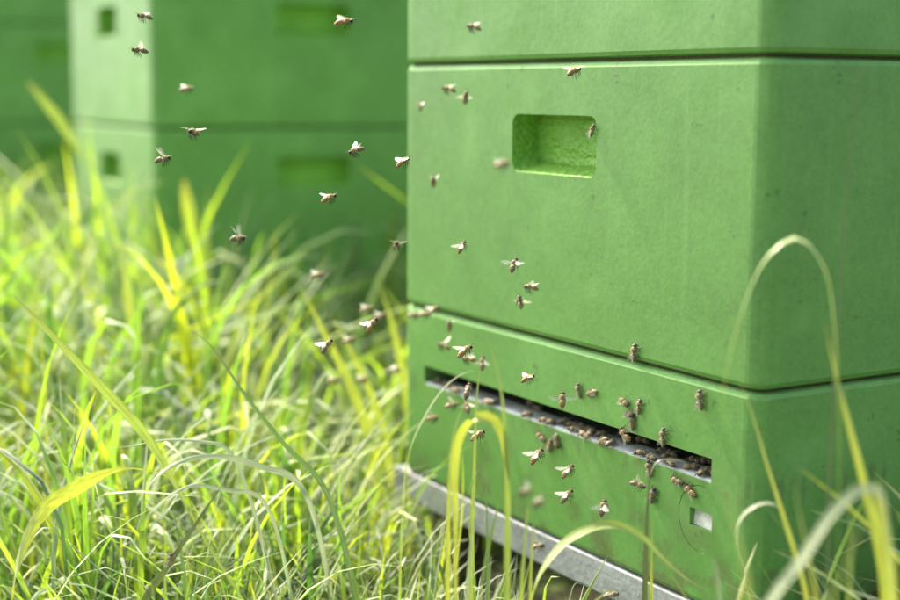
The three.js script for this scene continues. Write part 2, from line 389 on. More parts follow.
const stalk = grassBlade('light green seed-head stalk slanting from upper left to lower right', 'lime', 0.0083, 0.8, [[-0.2516, -0.03, -0.2293], [-0.2637, 0.0931, -0.2412], [-0.2938, 0.1636, -0.2709], [-0.3205, 0.2281, -0.2975], [-0.3313, 0.2489, -0.3074], [-0.3586, 0.2859, -0.3298], [-0.3883, 0.3244, -0.3539], [-0.4067, 0.348, -0.3689]], {"base": 0.3, "hold": 0.5, "peak": 0.72, "fold": 0.5, "twist": 0.3, "tip": 0.85});
addLeaf(stalk, 'yellow', 0.0115, [[-0.3174, 0.2155, -0.2936], [-0.3308, 0.221, -0.2907], [-0.3485, 0.2256, -0.2903], [-0.3689, 0.223, -0.2903], [-0.39, 0.2147, -0.2898], [-0.4083, 0.2066, -0.2876], [-0.4193, 0.1902, -0.2914], [-0.4297, 0.1638, -0.2933], [-0.4368, 0.1304, -0.292]], { side: [0.2, 0.95, -0.1], base: 0.12, hold: 0.16, peak: 0.4, tip: 0.9, twist: 1.0 });
grassBlade('pale blade arching highest before the corner of the near hive', 'lime', 0.0052, 0.54, [[-0.0814, -0.0006, 0.1592], [-0.0768, 0.2374, 0.1525], [-0.0708, 0.3113, 0.1438], [-0.0695, 0.3682, 0.1352], [-0.0724, 0.4051, 0.1273], [-0.0837, 0.4204, 0.1181], [-0.0987, 0.4106, 0.1107], [-0.1136, 0.3792, 0.107], [-0.1231, 0.3479, 0.1065], [-0.1293, 0.3137, 0.1084]], {"side": [0.5, 0.5, -0.5], "base": 0.25, "hold": 0.45, "peak": 0.72, "twist": 0.7});
grassBlade('broad yellow-green blade standing blurred and tall at the right', 'yellow', 0.0086, 0.54, [[-0.0481, 0.0013, 0.1804], [-0.0539, 0.2262, 0.168], [-0.0575, 0.2603, 0.1602], [-0.0643, 0.3057, 0.1486], [-0.0705, 0.3454, 0.1384], [-0.074, 0.375, 0.1314]], {"peak": 0.3});
grassBlade('thick pale blade folded over sharply at the right, tip hanging down', 'pale', 0.0056, 0.54, [[-0.222, -0.0069, 0.1923], [-0.1816, 0.2436, 0.2065], [-0.1647, 0.2688, 0.2124], [-0.1477, 0.2949, 0.2182], [-0.1353, 0.3051, 0.224], [-0.1276, 0.3031, 0.2289], [-0.126, 0.2891, 0.2322], [-0.1259, 0.2641, 0.2364], [-0.1261, 0.2415, 0.24]], {"side": [0.35, 0.75, -0.5], "twist": 0.4, "peak": 0.6, "tip": 0.5});
grassBlade('broad yellow hanging leaf blurred at the right beside the fold', 'yellow', 0.0126, 0.54, [[-0.108, -0.0014, 0.2281], [-0.1058, 0.2179, 0.2208], [-0.1042, 0.2544, 0.2157], [-0.1052, 0.2805, 0.2108], [-0.1071, 0.2992, 0.2065]], {"peak": 0.4, "tip": 0.7});
grassBlade('creamy blade bent into a hook under the near hive corner', 'pale', 0.0057, 0.54, [[-0.0613, -0.005, 0.0844], [-0.0665, 0.1795, 0.0741], [-0.0693, 0.2025, 0.0686], [-0.0727, 0.2242, 0.063], [-0.0679, 0.2398, 0.0633], [-0.0566, 0.2474, 0.0688], [-0.0486, 0.2456, 0.0739], [-0.0436, 0.2307, 0.0793], [-0.0427, 0.212, 0.0829]], {"side": [0.5, 0.4, -0.6], "peak": 0.4});
grassBlade('thin yellow blade leaning left before the near hive corner', 'yellow', 0.0037, 0.54, [[-0.0433, -0.002, 0.1168], [-0.0509, 0.194, 0.1045], [-0.0569, 0.2305, 0.0949], [-0.0657, 0.2731, 0.0826], [-0.0727, 0.3095, 0.0724], [-0.0778, 0.329, 0.0661]], {"peak": 0.5});
grassBlade('tall olive blade standing straight before the front under the slit', 'olive', 0.0062, 0.54, [[-0.0796, -0.0143, -0.0165], [-0.0764, 0.1489, -0.0209], [-0.0733, 0.1862, -0.0252], [-0.0699, 0.22, -0.0288], [-0.0661, 0.2498, -0.0314]], {"peak": 0.3, "fold": 0.6, "tip": 0.9});
grassBlade('thin yellow blade just behind the straight olive one', 'yellow', 0.0049, 0.54, [[-0.0636, -0.0153, -0.0298], [-0.0605, 0.144, -0.0341], [-0.0575, 0.1799, -0.0383], [-0.0551, 0.2075, -0.0414]], {"peak": 0.4});
grassBlade('fine curled grass thread hooking right above the olive blade tip', 'olive', 0.0015, 0.54, [[-0.0679, 0.2403, -0.031], [-0.0624, 0.2525, -0.0297], [-0.0529, 0.2546, -0.0243], [-0.0438, 0.25, -0.0181], [-0.0433, 0.2405, -0.0162]], {"side": [0.3, 0.3, -0.9], "peak": 0.3});
grassBlade('long white-green blade arching right to a yellow pointed tip', 'lime', 0.0107, 0.54, [[-0.1742, -0.0181, -0.0515], [-0.1534, 0.1668, -0.0463], [-0.1414, 0.192, -0.0433], [-0.1247, 0.2094, -0.0362], [-0.1041, 0.2162, -0.025], [-0.0873, 0.209, -0.0138], [-0.0767, 0.1952, -0.0052], [-0.0633, 0.1807, 0.0052], [-0.0512, 0.1722, 0.0138]], {"side": [0.6, 0.55, -0.4], "peak": 0.35, "twist": 0.6});
grassBlade('bright blade arching over with a broad drooping tip before the slit', 'yellow', 0.0064, 0.54, [[-0.219, -0.0177, -0.0343], [-0.2157, 0.1916, -0.0406], [-0.2131, 0.2298, -0.0454], [-0.2115, 0.2616, -0.0497], [-0.2074, 0.2826, -0.0507], [-0.1983, 0.2947, -0.0473], [-0.1889, 0.2954, -0.0417], [-0.1836, 0.284, -0.0367], [-0.1824, 0.2681, -0.0334], [-0.1822, 0.2554, -0.0311]], {"side": [0.62, 0.45, 0.2], "base": 0.4, "hold": 0.55, "peak": 0.86, "twist": 0.3, "tip": 0.8});
grassBlade('yellow-green blade bending right over the far end of the slit', 'lime', 0.0048, 0.54, [[-0.2225, -0.0238, -0.1093], [-0.2142, 0.2121, -0.1137], [-0.2077, 0.2562, -0.1171], [-0.1959, 0.2833, -0.1146], [-0.1822, 0.3037, -0.1098], [-0.1699, 0.3126, -0.1039], [-0.1605, 0.3134, -0.0983]], {"side": [0.5, 0.5, -0.4], "peak": 0.5});
grassBlade('yellow blade standing upright under the bent green tip', 'lime', 0.0035, 0.54, [[-0.1682, -0.0236, -0.0997], [-0.1629, 0.2067, -0.1057], [-0.1589, 0.2481, -0.1101], [-0.1549, 0.2895, -0.1146], [-0.1518, 0.3089, -0.116]], {"peak": 0.5, "tip": 0.8});
grassBlade('tall pale green blade curving up before the slit, nearly reaching the seam', 'lime', 0.0045, 0.54, [[-0.1921, -0.0162, -0.0167], [-0.1884, 0.1791, -0.0222], [-0.1848, 0.2236, -0.0275], [-0.1824, 0.2681, -0.0334], [-0.1821, 0.3063, -0.0395], [-0.1848, 0.3317, -0.0453], [-0.1896, 0.3508, -0.0513]], {"peak": 0.45});
grassBlade('bright yellow blade leaning inward left of the arching one', 'yellow', 0.0040, 0.54, [[-0.202, -0.0213, -0.0744], [-0.1971, 0.2181, -0.081], [-0.1943, 0.2513, -0.0848], [-0.1897, 0.2779, -0.0864], [-0.1828, 0.2945, -0.085], [-0.179, 0.2992, -0.0836]], {"peak": 0.4});
grassBlade('thin green stem standing between arch and rail', 'green', 0.0034, 0.54, [[-0.1708, -0.021, -0.0718], [-0.1679, 0.1584, -0.0771], [-0.1652, 0.199, -0.0822], [-0.1636, 0.2396, -0.088], [-0.163, 0.2667, -0.0921]], {"peak": 0.3});
grassBlade('small green blade curling right before the rail', 'lime', 0.0042, 0.54, [[-0.1651, -0.0232, -0.0936], [-0.1652, 0.1721, -0.1013], [-0.1653, 0.2066, -0.1071], [-0.1625, 0.2308, -0.1094], [-0.1556, 0.2433, -0.1074]], {"side": [0.5, 0.4, -0.5]});
grassBlade('thin pale upright blade crossing the rail', 'pale', 0.0034, 0.54, [[-0.1954, -0.0204, -0.0663], [-0.1878, 0.1851, -0.0699], [-0.1838, 0.2116, -0.0719], [-0.1774, 0.2382, -0.0725]], {});
grassBlade('slim green stem standing under the dark pair of bees', 'lime', 0.0032, 0.54, [[-0.1805, -0.0164, -0.022], [-0.1743, 0.1821, -0.0261], [-0.1709, 0.2079, -0.0283], [-0.1674, 0.2349, -0.0307]], {"tip": 0.6});
grassBlade('slim yellow stem beside another under the dark pair', 'yellow', 0.0027, 0.54, [[-0.1629, -0.0175, -0.0341], [-0.1585, 0.1754, -0.039], [-0.1566, 0.1951, -0.0412], [-0.1539, 0.2181, -0.0434]], {"tip": 0.6});
grassBlade('long bluish blade arching left out of the tangled grass', 'pale', 0.0066, 0.54, [[-0.1732, -0.0315, -0.2631], [-0.2232, 0.2034, -0.2588], [-0.255, 0.2219, -0.2574], [-0.2858, 0.2342, -0.2543], [-0.3182, 0.2368, -0.2505], [-0.341, 0.2263, -0.2507], [-0.357, 0.1999, -0.2558], [-0.3673, 0.175, -0.2578]], {"side": [0.5, 0.7, -0.4], "peak": 0.4});
grassBlade('second bluish blade arching left, beneath the longer one', 'pale', 0.0051, 0.54, [[-0.2067, -0.0306, -0.2675], [-0.2567, 0.1974, -0.2543], [-0.2874, 0.21, -0.2512], [-0.3164, 0.2181, -0.2463], [-0.3391, 0.2086, -0.2466], [-0.3593, 0.1836, -0.2545]], {"side": [0.5, 0.7, -0.4], "peak": 0.4});
grassBlade('dark olive blade slanting up right behind the slanting stalk', 'olive', 0.0065, 0.4, [[-0.3791, -0.0252, -0.2513], [-0.358, 0.1289, -0.2447], [-0.3392, 0.161, -0.2388], [-0.3186, 0.1931, -0.2318], [-0.2943, 0.2226, -0.2339]], {"peak": 0.4});
grassBlade('thin pale blade lying level over the slanting stalk', 'pale', 0.0046, 0.54, [[-0.2187, -0.0306, -0.2404], [-0.2687, 0.2296, -0.2904], [-0.2835, 0.2355, -0.3001], [-0.3097, 0.2368, -0.316], [-0.333, 0.2321, -0.3292], [-0.3516, 0.2297, -0.3399]], {"side": [0.3, 0.85, -0.3], "peak": 0.4});
grassBlade('blue-green blade slanting down right above the tangle', 'green', 0.0055, 0.9, [[-0.1602, -0.0319, -0.2342], [-0.1984, 0.1943, -0.2661], [-0.2229, 0.2288, -0.2864], [-0.2471, 0.2672, -0.3072], [-0.271, 0.3095, -0.3285], [-0.2883, 0.3209, -0.3407]], {"peak": 0.4});
grassBlade('yellow broad blade leaning left behind the dark striped bee', 'yellow', 0.0123, 0.7, [[0.007, -0.0131, -0.5518], [-0.001, 0.1381, -0.5624], [-0.016, 0.204, -0.5822], [-0.0346, 0.2546, -0.6017], [-0.0481, 0.29, -0.6156], [-0.0565, 0.3082, -0.6237]], {"peak": 0.4});
grassBlade('yellow blade leaning left beneath the orange bee', 'yellow', 0.0092, 0.7, [[0.0195, -0.0127, -0.5456], [0.0111, 0.1483, -0.5568], [-0.0024, 0.2091, -0.575], [-0.0196, 0.2547, -0.5928], [-0.0313, 0.2779, -0.6036]], {});
grassBlade('yellow blade standing blurred before the far edge of the near hive', 'yellow', 0.0120, 0.6, [[0.0848, -0.0141, -0.6212], [0.0828, 0.125, -0.6278], [0.0773, 0.2115, -0.6454], [0.0697, 0.2656, -0.6589], [0.0621, 0.2926, -0.6679]], {});
grassBlade('blurred yellow blade tip standing tallest before the second hive', 'yellow', 0.0164, 0.54, [[0.0364, -0.0749, -1.1097], [0.0367, 0.056, -1.1146], [0.0382, 0.2183, -1.1405], [0.0333, 0.3198, -1.1603], [0.0303, 0.3807, -1.1721]], {"peak": 0.91, "hold": 0.74, "tip": 0.75, "base": 0.2});
grassBlade('blurred green blade standing beside the tallest yellow one', 'lime', 0.0150, 0.54, [[0.0432, -0.0749, -1.1057], [0.0437, 0.056, -1.1104], [0.0464, 0.2184, -1.1356], [0.0516, 0.3132, -1.1482], [0.0587, 0.3836, -1.1557]], {"peak": 0.6});
grassBlade('yellow blade bent over left of the second hive corner', 'yellow', 0.0139, 0.54, [[-0.143, -0.039, -0.8765], [-0.1427, 0.1453, -0.8836], [-0.142, 0.2603, -0.9022], [-0.1481, 0.3178, -0.9153], [-0.1617, 0.3384, -0.9269], [-0.1807, 0.3233, -0.9357]], {"side": [0.6, 0.5, -0.4], "peak": 0.5});
grassBlade('blurred blade tip leaning right before the farthest hive', 'lime', 0.0135, 0.7, [[-0.0646, -0.0681, -1.0393], [-0.0641, 0.0778, -1.0607], [-0.0602, 0.3258, -1.2172], [-0.1037, 0.4473, -1.2633], [-0.1259, 0.485, -1.2827], [-0.144, 0.5119, -1.298]], {"base": 0.06, "hold": 0.76, "peak": 0.9, "tip": 0.8});
grassBlade('thin dry brown stalk standing against the shaded side of the near hive', 'olive', 0.0018, 0.54, [[-0.0732, -0.0008, 0.1442], [-0.0689, 0.2078, 0.1385], [-0.062, 0.2893, 0.1292], [-0.0533, 0.365, 0.1218], [-0.0481, 0.4058, 0.1182], [-0.0433, 0.4465, 0.1143], [-0.0317, 0.5223, 0.1088]], {"base": 1, "peak": 0.3, "tip": 0.7, "part": "stalk"});
grassBlade('yellow-green blade standing right of the creamy hook', 'yellow', 0.0038, 0.54, [[-0.1123, -0.0024, 0.189], [-0.117, 0.2283, 0.177], [-0.1188, 0.2499, 0.1724], [-0.1212, 0.2715, 0.1674], [-0.1235, 0.2932, 0.1624]], {});
grassBlade('lime blade rising left of the broad hanging leaf', 'lime', 0.0033, 0.54, [[-0.1068, -0.0012, 0.1922], [-0.1015, 0.2284, 0.1863], [-0.0984, 0.2609, 0.1828], [-0.0971, 0.2934, 0.1781]], {});
grassBlade('green blade leaning right before the broad hanging leaf', 'lime', 0.0034, 0.54, [[-0.1929, -0.0066, 0.2326], [-0.1695, 0.2484, 0.2364], [-0.1593, 0.2752, 0.2381], [-0.1512, 0.2948, 0.2397], [-0.1479, 0.307, 0.2397]], {});
grassBlade('pale blade slanting right across the lower wall near the vent', 'pale', 0.0049, 0.54, [[-0.097, -0.0058, 0.0858], [-0.0969, 0.1864, 0.0783], [-0.0968, 0.2028, 0.0757], [-0.0984, 0.218, 0.0722]], {"tip": 0.8});
grassBlade('blurred green blade leaning over the wall beside the square vent', 'lime', 0.0044, 0.54, [[-0.1971, -0.0086, 0.2293], [-0.202, 0.2554, 0.2159], [-0.2043, 0.2846, 0.2097], [-0.2086, 0.309, 0.2031], [-0.2123, 0.3284, 0.1976]], {});
grassBlade('thin bent grass loop in the dark under the near end of the rail', 'olive', 0.0029, 0.54, [[-0.0979, -0.0219, -0.0953], [-0.0884, 0.1295, -0.0954], [-0.0851, 0.1417, -0.0955], [-0.0814, 0.1504, -0.0947], [-0.0722, 0.1476, -0.0888], [-0.0664, 0.1412, -0.0842]], {"side": [0.3, 0.6, -0.6]});
grassBlade('yellowed leaf lying in the dark under the rail', 'yellow', 0.0065, 0.54, [[-0.1134, -0.0204, -0.0933], [-0.0823, 0.1331, -0.0806], [-0.0736, 0.1431, -0.0771], [-0.0658, 0.1489, -0.0734], [-0.061, 0.1475, -0.0703]], {"side": [0.4, 0.7, -0.4]});

// ---------- yellow flower ----------
{
  const f = thing('yellow_flower', 'small orange-yellow flower blurred among the grass', 'flower');
  f.position.set(-0.0961, 0.1031, -0.9075);
  const y = -f.position.y + groundY(f.position.x, f.position.z);
  part('stem', new THREE.TubeGeometry(new THREE.CatmullRomCurve3([V(0.02, y, 0.01), V(0.012, y * 0.5, 0.004), V(0, -0.002, 0)]), 10, 0.0009, 5), M.blade.green, f);
  const pm = new THREE.MeshPhysicalMaterial({ color: rgb(0.75, 0.33, 0.02), roughness: 0.8, transmission: 0.3, thickness: 0, side: THREE.DoubleSide });
  part('flower_centre', new THREE.SphereGeometry(0.0022, 10, 8).scale(1, 0.7, 1), pm, f);
  const petal = ribbon([V(0.001, 0, 0), V(0.004, 0.002, 0), V(0.0075, 0.0025, 0)], 0.0045, V(0, 0, 1), { n: 5, base: 0.4, peak: 0.6, tip: 0.7 });
  for (let k = 0; k < 9; k++) part('petal', petal, pm, f).rotation.set(0, k * 0.698, rr(-0.1, 0.25));
}

// ---------- bees ----------
const MM = 0.001;
M.fur = new THREE.MeshPhysicalMaterial({ color: rgb(0.58, 0.47, 0.31), roughness: 0.9, transmission: 0.35, thickness: 0, side: THREE.DoubleSide });
M.eye = new THREE.MeshPhysicalMaterial({ color: rgb(0.012, 0.009, 0.008), roughness: 0.25 });
M.leg = new THREE.MeshPhysicalMaterial({ color: rgb(0.05, 0.032, 0.018), roughness: 0.5 });
M.wing = new THREE.MeshPhysicalMaterial({ color: rgb(0.9, 0.88, 0.82), roughness: 0.34, transmission: 0.92, thickness: 0, clearcoat: 0.3, clearcoatRoughness: 0.3, side: THREE.DoubleSide });
M.vein = new THREE.MeshStandardMaterial({ color: rgb(0.1, 0.07, 0.04), roughness: 0.6 });
M.bee = new THREE.MeshPhysicalMaterial({ vertexColors: true, roughness: 0.5, sheen: 0.3 });
const profile = [[-8.1, 0.12], [-7.7, 0.65], [-6.9, 1.35], [-5.8, 1.95], [-4.6, 2.28], [-3.4, 2.3], [-2.4, 1.95], [-1.7, 1.3], [-1.25, 0.72], [-0.95, 0.78], [-0.5, 1.45], [0.3, 1.98], [1.2, 2.1], [2.1, 1.85], [2.75, 1.25], [3.1, 0.72], [3.35, 1.15], [3.8, 1.62], [4.3, 1.62], [4.8, 1.15], [5.15, 0.55], [5.3, 0.1]];
const rad = (x) => { for (let i = 1; i < profile.length; i++) if (x <= profile[i][0]) { const [a, b] = [profile[i - 1], profile[i]]; return lerp(a[1], b[1], smooth(0, 1, (x - a[0]) / (b[0] - a[0])) * 0.5 + 0.5 * (x - a[0]) / (b[0] - a[0])); } return 0.1; };
const drop = (x) => (x < -1.2 ? -0.028 * (x + 1.2) ** 2 : x > 3 ? -0.35 * smooth(3, 3.8, x) : 0);
function beeBody(palette) {
  const pos = [], col = [], idx = [], seg = 14, xs = [];
  for (let x = -8.1; x < -1.3; x += 0.16) xs.push(x);
  for (let x = -1.3; x < 5.3; x += 0.24) xs.push(x);
  xs.push(5.3);
  for (const x of xs) {
    const r = rad(x), y0 = drop(x), ry = x > 3.1 ? r * 1.0 : x < -1.2 ? r * 0.9 : r, rz = x > 3.1 ? r * 1.15 : r;
    for (let k = 0; k < seg; k++) {
      const a = k / seg * Math.PI * 2;
      pos.push(x * MM, (y0 + ry * Math.cos(a)) * MM, rz * Math.sin(a) * MM);
      let c;
      if (x < -1.2) {
        const s = (-1.3 - x) / 1.32, fr = s - Math.floor(s), t = s / 5.2;
        const dark = Math.max(smooth(0.62 - 0.42 * t, 0.8 - 0.42 * t, fr), smooth(0.72, 0.95, t));
        const belly = smooth(-0.2, -0.7, Math.cos(a));
        c = palette.band.map((v, i) => lerp(lerp(v, palette.stripe[i], dark), palette.belly[i], belly * 0.7));
        const hair = smooth(0.0, 0.12, fr) * smooth(0.3, 0.12, fr) * 0.5;
        c = c.map((v, i) => lerp(v, palette.hair[i], hair));
      } else c = x > 3.05 ? palette.head : palette.thorax;
      col.push(...c);
    }
  }
  for (let i = 0; i < xs.length - 1; i++) for (let k = 0; k < seg; k++) { const a = i * seg + k, b = i * seg + (k + 1) % seg; idx.push(a, a + seg, b, b, a + seg, b + seg); }
  const g = new THREE.BufferGeometry();
  g.setAttribute('position', new THREE.Float32BufferAttribute(pos, 3)); g.setAttribute('color', new THREE.Float32BufferAttribute(col, 3)); g.setIndex(idx); g.computeVertexNormals();
  return g;
}
const palettes = {
  o: { band: [0.5, 0.26, 0.085], stripe: [0.09, 0.045, 0.02], belly: [0.35, 0.2, 0.09], hair: [0.6, 0.42, 0.22], thorax: [0.26, 0.17, 0.09], head: [0.05, 0.035, 0.025] },
  d: { band: [0.31, 0.23, 0.14], stripe: [0.022, 0.018, 0.015], belly: [0.2, 0.15, 0.09], hair: [0.5, 0.42, 0.32], thorax: [0.21, 0.16, 0.1], head: [0.035, 0.03, 0.026] },
  t: { band: [0.42, 0.28, 0.15], stripe: [0.1, 0.065, 0.04], belly: [0.4, 0.29, 0.17], hair: [0.6, 0.5, 0.36], thorax: [0.28, 0.2, 0.11], head: [0.09, 0.07, 0.05] },
};
const bodies = Object.fromEntries(Object.entries(palettes).map(([k, p]) => [k, beeBody(p)]));
const fur = (() => {
  const pos = [];
  const hair = (x, a, len, lean) => {
    const r = rad(x), p = V(x, drop(x) + r * Math.cos(a), r * Math.sin(a)), n = V(lean, Math.cos(a), Math.sin(a)).normalize();
    const s = n.clone().cross(V(rnd() - 0.5, rnd() - 0.5, rnd() - 0.5)).normalize().multiplyScalar(0.07), tip = p.clone().addScaledVector(n, len).add(V(rr(-0.2, 0.2), rr(-0.2, 0.2), rr(-0.2, 0.2)));
    for (const q of [p.clone().add(s), p.clone().sub(s), tip]) pos.push(q.x * MM, q.y * MM, q.z * MM);
  };
  for (let i = 0; i < 420; i++) { const a = rr(-2.4, 2.4); hair(rr(-0.7, 2.9), a, rr(0.5, 1.05), rr(-0.6, 0.2)); }
  for (let i = 0; i < 90; i++) hair(rr(3.3, 4.6), rr(-2.2, 2.2), rr(0.3, 0.6), rr(0, 0.4));
  for (let b = 0; b < 5; b++) for (let i = 0; i < 50; i++) hair(-1.5 - b * 1.32 - rr(0, 0.3), rr(-2.6, 2.6), rr(0.25, 0.5), -1.2);
  const g = new THREE.BufferGeometry();
  g.setAttribute('position', new THREE.Float32BufferAttribute(pos, 3)); g.computeVertexNormals();
  return g;
})();
function limb(points, r0, r1, sides = 5) {
  const c = new THREE.CatmullRomCurve3(points.map(([x, y, z]) => V(x * MM, y * MM, z * MM)), false, 'catmullrom', 0.15), n = points.length * 3;
  const g = new THREE.TubeGeometry(c, n, 1, sides), p = g.attributes.position;
  for (let i = 0; i <= n; i++) {
    const ctr = c.getPointAt(i / n), r = lerp(r0, r1, i / n) * MM * (i === n ? 0.2 : 1);
    for (let k = 0; k <= sides; k++) { const j = i * (sides + 1) + k, v = V().fromBufferAttribute(p, j).sub(ctr).normalize().multiplyScalar(r).add(ctr); p.setXYZ(j, v.x, v.y, v.z); }
  }
  g.computeVertexNormals();
  return g;
}
function wingShape(len, wid) {
  const s = new THREE.Shape();
  s.moveTo(0, 0); s.bezierCurveTo(len * 0.3, wid * 0.12, len * 0.75, wid * 0.22, len * 0.97, wid * 0.02); s.bezierCurveTo(len * 1.04, -wid * 0.3, len * 0.9, -wid * 0.75, len * 0.68, -wid * 0.82); s.bezierCurveTo(len * 0.4, -wid * 0.8, len * 0.15, -wid * 0.4, 0, -wid * 0.12);
  const g = new THREE.ShapeGeometry(s, 10).rotateX(Math.PI / 2).scale(MM, MM, -MM), p = g.attributes.position;
  for (let i = 0; i < p.count; i++) { const x = p.getX(i) / (len * MM); p.setY(i, p.getY(i) + 0.5 * MM * Math.sin(x * 3)); }   // x out, z back, a slight camber
  g.computeVertexNormals();
  return g;
}
const fore = wingShape(9.4, 3.3), hind = wingShape(6.6, 2.9);
const veinFore = limb([[0.1, 0, 0], [3, 0.42, 0.0], [6.5, 0.45, 0.0], [9.1, 0.1, 0.1]], 0.16, 0.07, 4);
const eye = new THREE.SphereGeometry(0.95 * MM, 8, 8).scale(0.55, 1.15, 0.5);
function legSet(dangling) {
  const out = [];
  for (const s of [-1, 1]) for (let i = 0; i < 3; i++) {
    const x = 2.2 - i * 1.1, f = [1.9, 0.2, -2.4][i];
    out.push(dangling
      ? limb([[x, -1.4, s * 0.8], [x + f * 0.35, -2.6, s * 1.9], [x + f * 0.3 - 0.8, -4.0, s * 1.7], [x + f * 0.5 - 1.2, -5.4 - i * 0.5, s * 1.5]], 0.34, 0.13)
      : limb([[x, -1.3, s * 0.9], [x + f * 0.5, -0.4, s * 2.7], [x + f * 0.9, -1.9, s * 3.7], [x + f * 1.35, -2.55, s * 4.4]], 0.34, 0.13));
  }
  return out;
}
const legs = { walk: legSet(false), fly: legSet(true) };
const antennae = [-1, 1].map((s) => limb([[4.7, 0.5, s * 0.4], [5.6, 1.1, s * 0.9], [6.6, 0.7, s * 1.3], [7.3, 0.1, s * 1.5]], 0.13, 0.1, 4));
// pose w: walking, wings folded; f: flying, wings out level; u: flying, wings raised; s: flying, wings swept back
function makeBee(pose, tone) {
  const b = thing('honey_bee');
  part('body', bodies[tone], M.bee, b);
  part('fur', fur, M.fur, b);
  for (const s of [-1, 1]) { const e = part('eye', eye, M.eye, b); e.position.set(4.05 * MM, -0.15 * MM, s * 1.5 * MM); e.rotation.y = s * 0.25; }
  for (const g of legs[pose === 'w' ? 'walk' : 'fly']) part('leg', g, M.leg, b);
  for (const g of antennae) part('antenna', g, M.leg, b);
  for (const s of [-1, 1]) for (const [g, x, back, first] of [[fore, 1.3, 0, true], [hind, 0.5, 0.18, false]]) {
    const w = part('wing', g, M.wing, b);
    w.position.set(x * MM, (first ? 1.55 : 1.4) * MM, s * 1.3 * MM);
    w.rotation.order = 'YXZ';
    // out direction: local x; sweep about y so that 0 is straight out to the side
    const sweep = { w: 1.32, f: 0.12, u: 0.75, s: 0.7 }[pose] + back, lift = { w: 0.06, f: 0.12, u: 0.95, s: 0.35 }[pose];
    const out = V(-Math.sin(sweep), 0, s * Math.cos(sweep)).multiplyScalar(Math.cos(lift)).add(V(0, Math.sin(lift), 0)).normalize();
    const rear = V(-Math.cos(sweep), pose === 'w' ? -0.15 : 0, -s * Math.sin(sweep)), nrm = rear.clone().cross(out).normalize().multiplyScalar(1), re = out.clone().cross(nrm).normalize();
    w.quaternion.setFromRotationMatrix(new THREE.Matrix4().makeBasis(out, nrm, re));
    if (first) part('wing_vein', veinFore, M.vein, w);
  }
  return b;
}
const protos = {};
function bee(pose, tone, at, heading, dorsal, size, label, group) {
  const key = pose + tone;
  let b;
  if (!protos[key]) b = protos[key] = makeBee(pose, tone);
  else { b = protos[key].clone(); b.name = numbered('honey_bee'); scene.add(b); }
  const x = V(...heading).normalize(), y = V(...dorsal), z = x.clone().cross(y).normalize();
  y.copy(z).cross(x).normalize();
  b.position.set(...at);
  b.quaternion.setFromRotationMatrix(new THREE.Matrix4().makeBasis(x, y, z));
  b.scale.setScalar(size);
  b.userData = { label, category: 'bee', group };
}
bee('f', 'd', [-0.292, 0.5599, -0.3945], [-0.74, 0.17, -0.64], [0.13, 0.98, 0.11], 1.0, 'dark bee flying highest before the pale front of the second hive', 'bees flying before the beehives');
bee('f', 'd', [-0.3076, 0.5325, -0.3632], [-0.98, 0.09, -0.19], [0.14, 0.94, -0.32], 1.0, 'dark bee flying just below another over the second hive pale front', 'bees flying before the beehives');
bee('s', 't', [-0.2114, 0.5034, -0.5135], [0.92, 0.14, 0.35], [-0.13, 0.99, -0.05], 1.05, 'pale tan blurred bee flying alone over the second hive dark side', 'bees flying before the beehives');
bee('f', 'd', [-0.2761, 0.4707, -0.333], [-0.76, 0.17, 0.62], [0.13, 0.98, -0.11], 1.1, 'dark bee with wings spread wide before the seam of the second hive', 'bees flying before the beehives');
bee('u', 'd', [-0.3101, 0.452, -0.3045], [0.74, 0.21, 0.64], [-0.16, 0.98, -0.14], 1.0, 'sharp grey bee with dangling legs beside the second hive pale corner', 'bees flying before the beehives');
bee('u', 'd', [-0.2783, 0.3974, -0.2406], [0.48, 0.09, 0.87], [-0.04, 1, -0.08], 1.05, 'sharp dark bee hovering with raised wings low before the second hive', 'bees flying before the beehives');
bee('s', 'o', [-0.1699, 0.5549, -0.2853], [0.89, 0.14, 0.43], [-0.13, 0.99, -0.06], 1.15, 'orange-brown bee flying before the topmost hand hold of the second hive', 'bees flying before the beehives');
bee('s', 'd', [-0.1798, 0.458, -0.251], [-0.93, -0.31, -0.18], [-0.3, 0.95, -0.06], 1.0, 'dark bee tilted head down right of the second hive lower hand hold', 'bees flying before the beehives');
bee('s', 'o', [-0.1888, 0.4216, -0.2749], [0.92, 0.34, 0.18], [-0.34, 0.94, -0.06], 1.0, 'small orange bee just below the second hive lower hand hold', 'bees flying before the beehives');
bee('f', 'o', [-0.1384, 0.4495, -0.2495], [0.87, 0.5, 0.01], [-0.5, 0.87, -0.01], 1.0, 'orange bee crossing the far vertical edge of the near hive', 'bees flying before the beehives');
bee('s', 't', [-0.1224, 0.3406, -0.4335], [0.94, 0.21, 0.27], [-0.2, 0.98, -0.06], 1.0, 'tan blurred bee flying above the tips of upright yellow grass', 'bees flying before the beehives');
bee('s', 't', [-0.1096, 0.3781, -0.3125], [-0.59, 0.42, 0.69], [0.28, 0.91, -0.32], 1.0, 'tan bee flying down the far edge of the near hive', 'bees flying before the beehives');
bee('s', 'd', [-0.2153, 0.3168, -0.2262], [0.71, 0.71, 0.01], [-0.71, 0.71, -0.01], 1.0, 'sharp dark striped bee climbing in front of a broad yellow blade', 'bees flying before the beehives');
bee('s', 'o', [-0.1858, 0.3324, -0.2111], [0.67, 0.74, 0.01], [-0.74, 0.67, -0.01], 1.0, 'sharp orange bee below two blurred bees over the grass', 'bees flying before the beehives');
bee('s', 't', [-0.0641, 0.3036, -0.4512], [0.91, 0.21, 0.35], [-0.19, 0.98, -0.07], 1.0, 'tan blurred bee flying above a sharp orange one over the grass', 'bees flying before the beehives');
